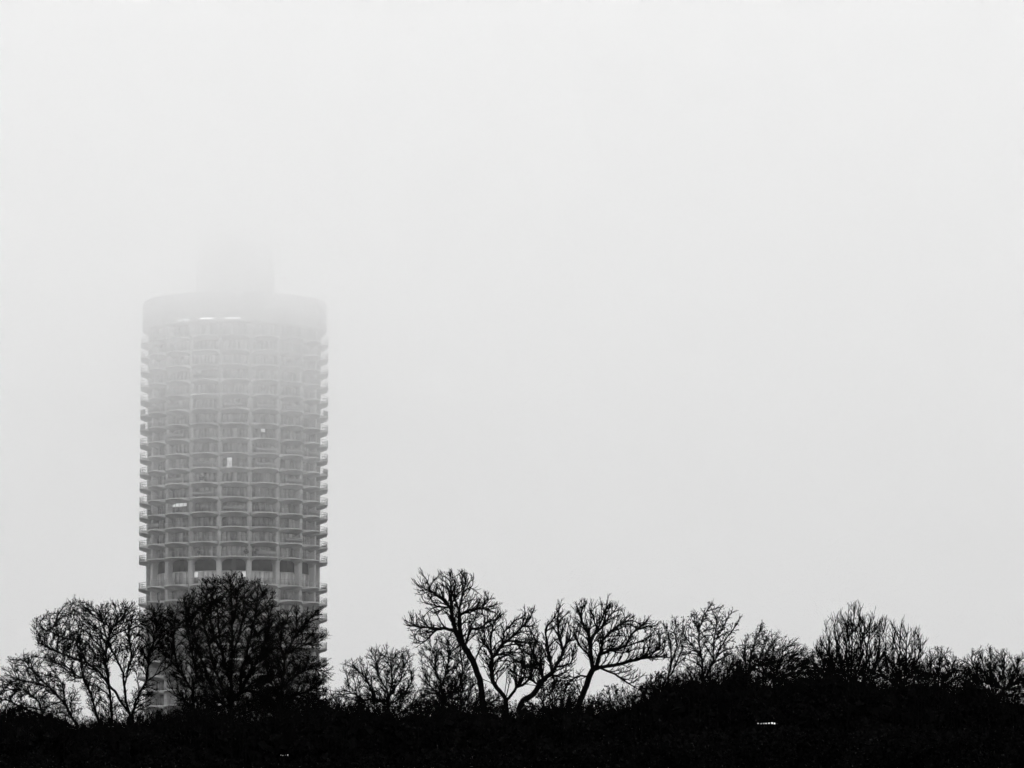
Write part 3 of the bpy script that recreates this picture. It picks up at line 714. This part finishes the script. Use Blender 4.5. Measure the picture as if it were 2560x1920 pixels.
# twiggy shoots fringing the thicket
ns = 9000
sx = rg.uniform(-330, 2890, ns); ty = np.interp(sx, TOP[:, 0], TOP[:, 1]) + rg.normal(8, 11, ns); yy = rg.uniform(215, 285, ns)
A = np.array([at(a, t + 26, y) for a, t, y in zip(sx, ty, yy)]); d = np.stack([rg.normal(0, .6, ns), rg.normal(0, .5, ns), np.ones(ns)], 1); d /= np.linalg.norm(d, axis=1, keepdims=True)
for s_ in range(5):
    ln = rg.uniform(.10, .26, ns)[:, None]; B_ = A + d * ln; r = np.full(ns, .013 - .0016 * s_)
    push(*tubes(A, B_, r, r * .9, d, d, 3), 0)
    sd = d + rg.normal(0, .55, (ns, 3)); sd /= np.linalg.norm(sd, axis=1, keepdims=True); push(*tubes(B_, B_ + sd * rg.uniform(.1, .3, ns)[:, None], r * .8, r * .6, sd, sd, 3), 0)
    sd = d + rg.normal(0, .6, (ns, 3)); sd /= np.linalg.norm(sd, axis=1, keepdims=True); M_ = A + d * ln * .5; push(*tubes(M_, M_ + sd * rg.uniform(.1, .25, ns)[:, None], r * .8, r * .6, sd, sd, 3), 0)
    mk = rg.random(ns) < .5; push(*cards(B_[mk] + rg.normal(0, .05, (mk.sum(), 3)), rg.uniform(.05, .11, mk.sum()), rg), 1)
    A = B_; d = d + rg.normal(0, .2, (ns, 3)) + np.array([0, 0, .15]); d /= np.linalg.norm(d, axis=1, keepdims=True)
# stems down to the soil
ns = 900; sx = rg.uniform(-330, 2890, ns); yy = rg.uniform(215, 295, ns)
T_ = np.array([at(a, np.interp(a, TOP[:, 0], TOP[:, 1]) + 20, y) for a, y in zip(sx, yy)]); B0 = T_.copy(); B0[:, 2] = -.1; B0[:, :2] += rg.normal(0, .5, (ns, 2))
dd = T_ - B0; push(*tubes(B0, T_, np.full(ns, .06), np.full(ns, .02), dd, dd, 5), 0)
me = np_mesh('undergrowth', np.concatenate(VV), np.concatenate(QQ), np.concatenate(MM))
tag(link('undergrowth', me, [BARK, LEAFM]), 'black tangled thicket filling the ground under the bare trees', 'undergrowth', kind='stuff')


# ------------------------------------------------------------------ two rows of thicket glints of unknown source, as added glowing beads on poles
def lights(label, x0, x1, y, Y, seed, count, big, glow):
    rg = np.random.default_rng(seed); c = at((x0 + x1) / 2, y, Y); base = (c[0], c[1], 0.0); root = empty('glint_stand', base); sp = Y / F
    tag(root, label, 'lights', 'added beads for glints in the black thicket'); hw = (x1 - x0) / 2 * sp; z = c[2]
    m = MB(); m.tube((0, .12, -.1), (0, .12, z - .06), .05, .04, 8); link('added_pole', m.mesh('added_pole'), METAL, root)
    m = MB(); m.box(-hw, hw, .02, .16, z - .055, z - .03); link('added_crossbar', m.mesh('added_crossbar'), METAL, root)
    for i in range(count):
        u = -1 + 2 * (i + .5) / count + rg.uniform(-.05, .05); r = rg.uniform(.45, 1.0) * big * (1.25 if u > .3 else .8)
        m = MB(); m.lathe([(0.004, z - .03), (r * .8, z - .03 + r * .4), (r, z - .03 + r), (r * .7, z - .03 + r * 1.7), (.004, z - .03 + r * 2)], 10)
        o = link('glint_bead', m.mesh('glint_bead'), glow, root); o.location = (u * hw, 0, rg.uniform(-.01, .02))


lights('short bright row of added beads standing for white glints low in the thicket right of centre', 1893, 1939, 1809, 205, 3, 7, .055, GLINT)
lights('faint row of added beads standing for tiny white glints near the bottom edge below the tower', 699, 722, 1888, 205, 4, 4, .026, lamp_mat('faint_glint_glow', 0.14))
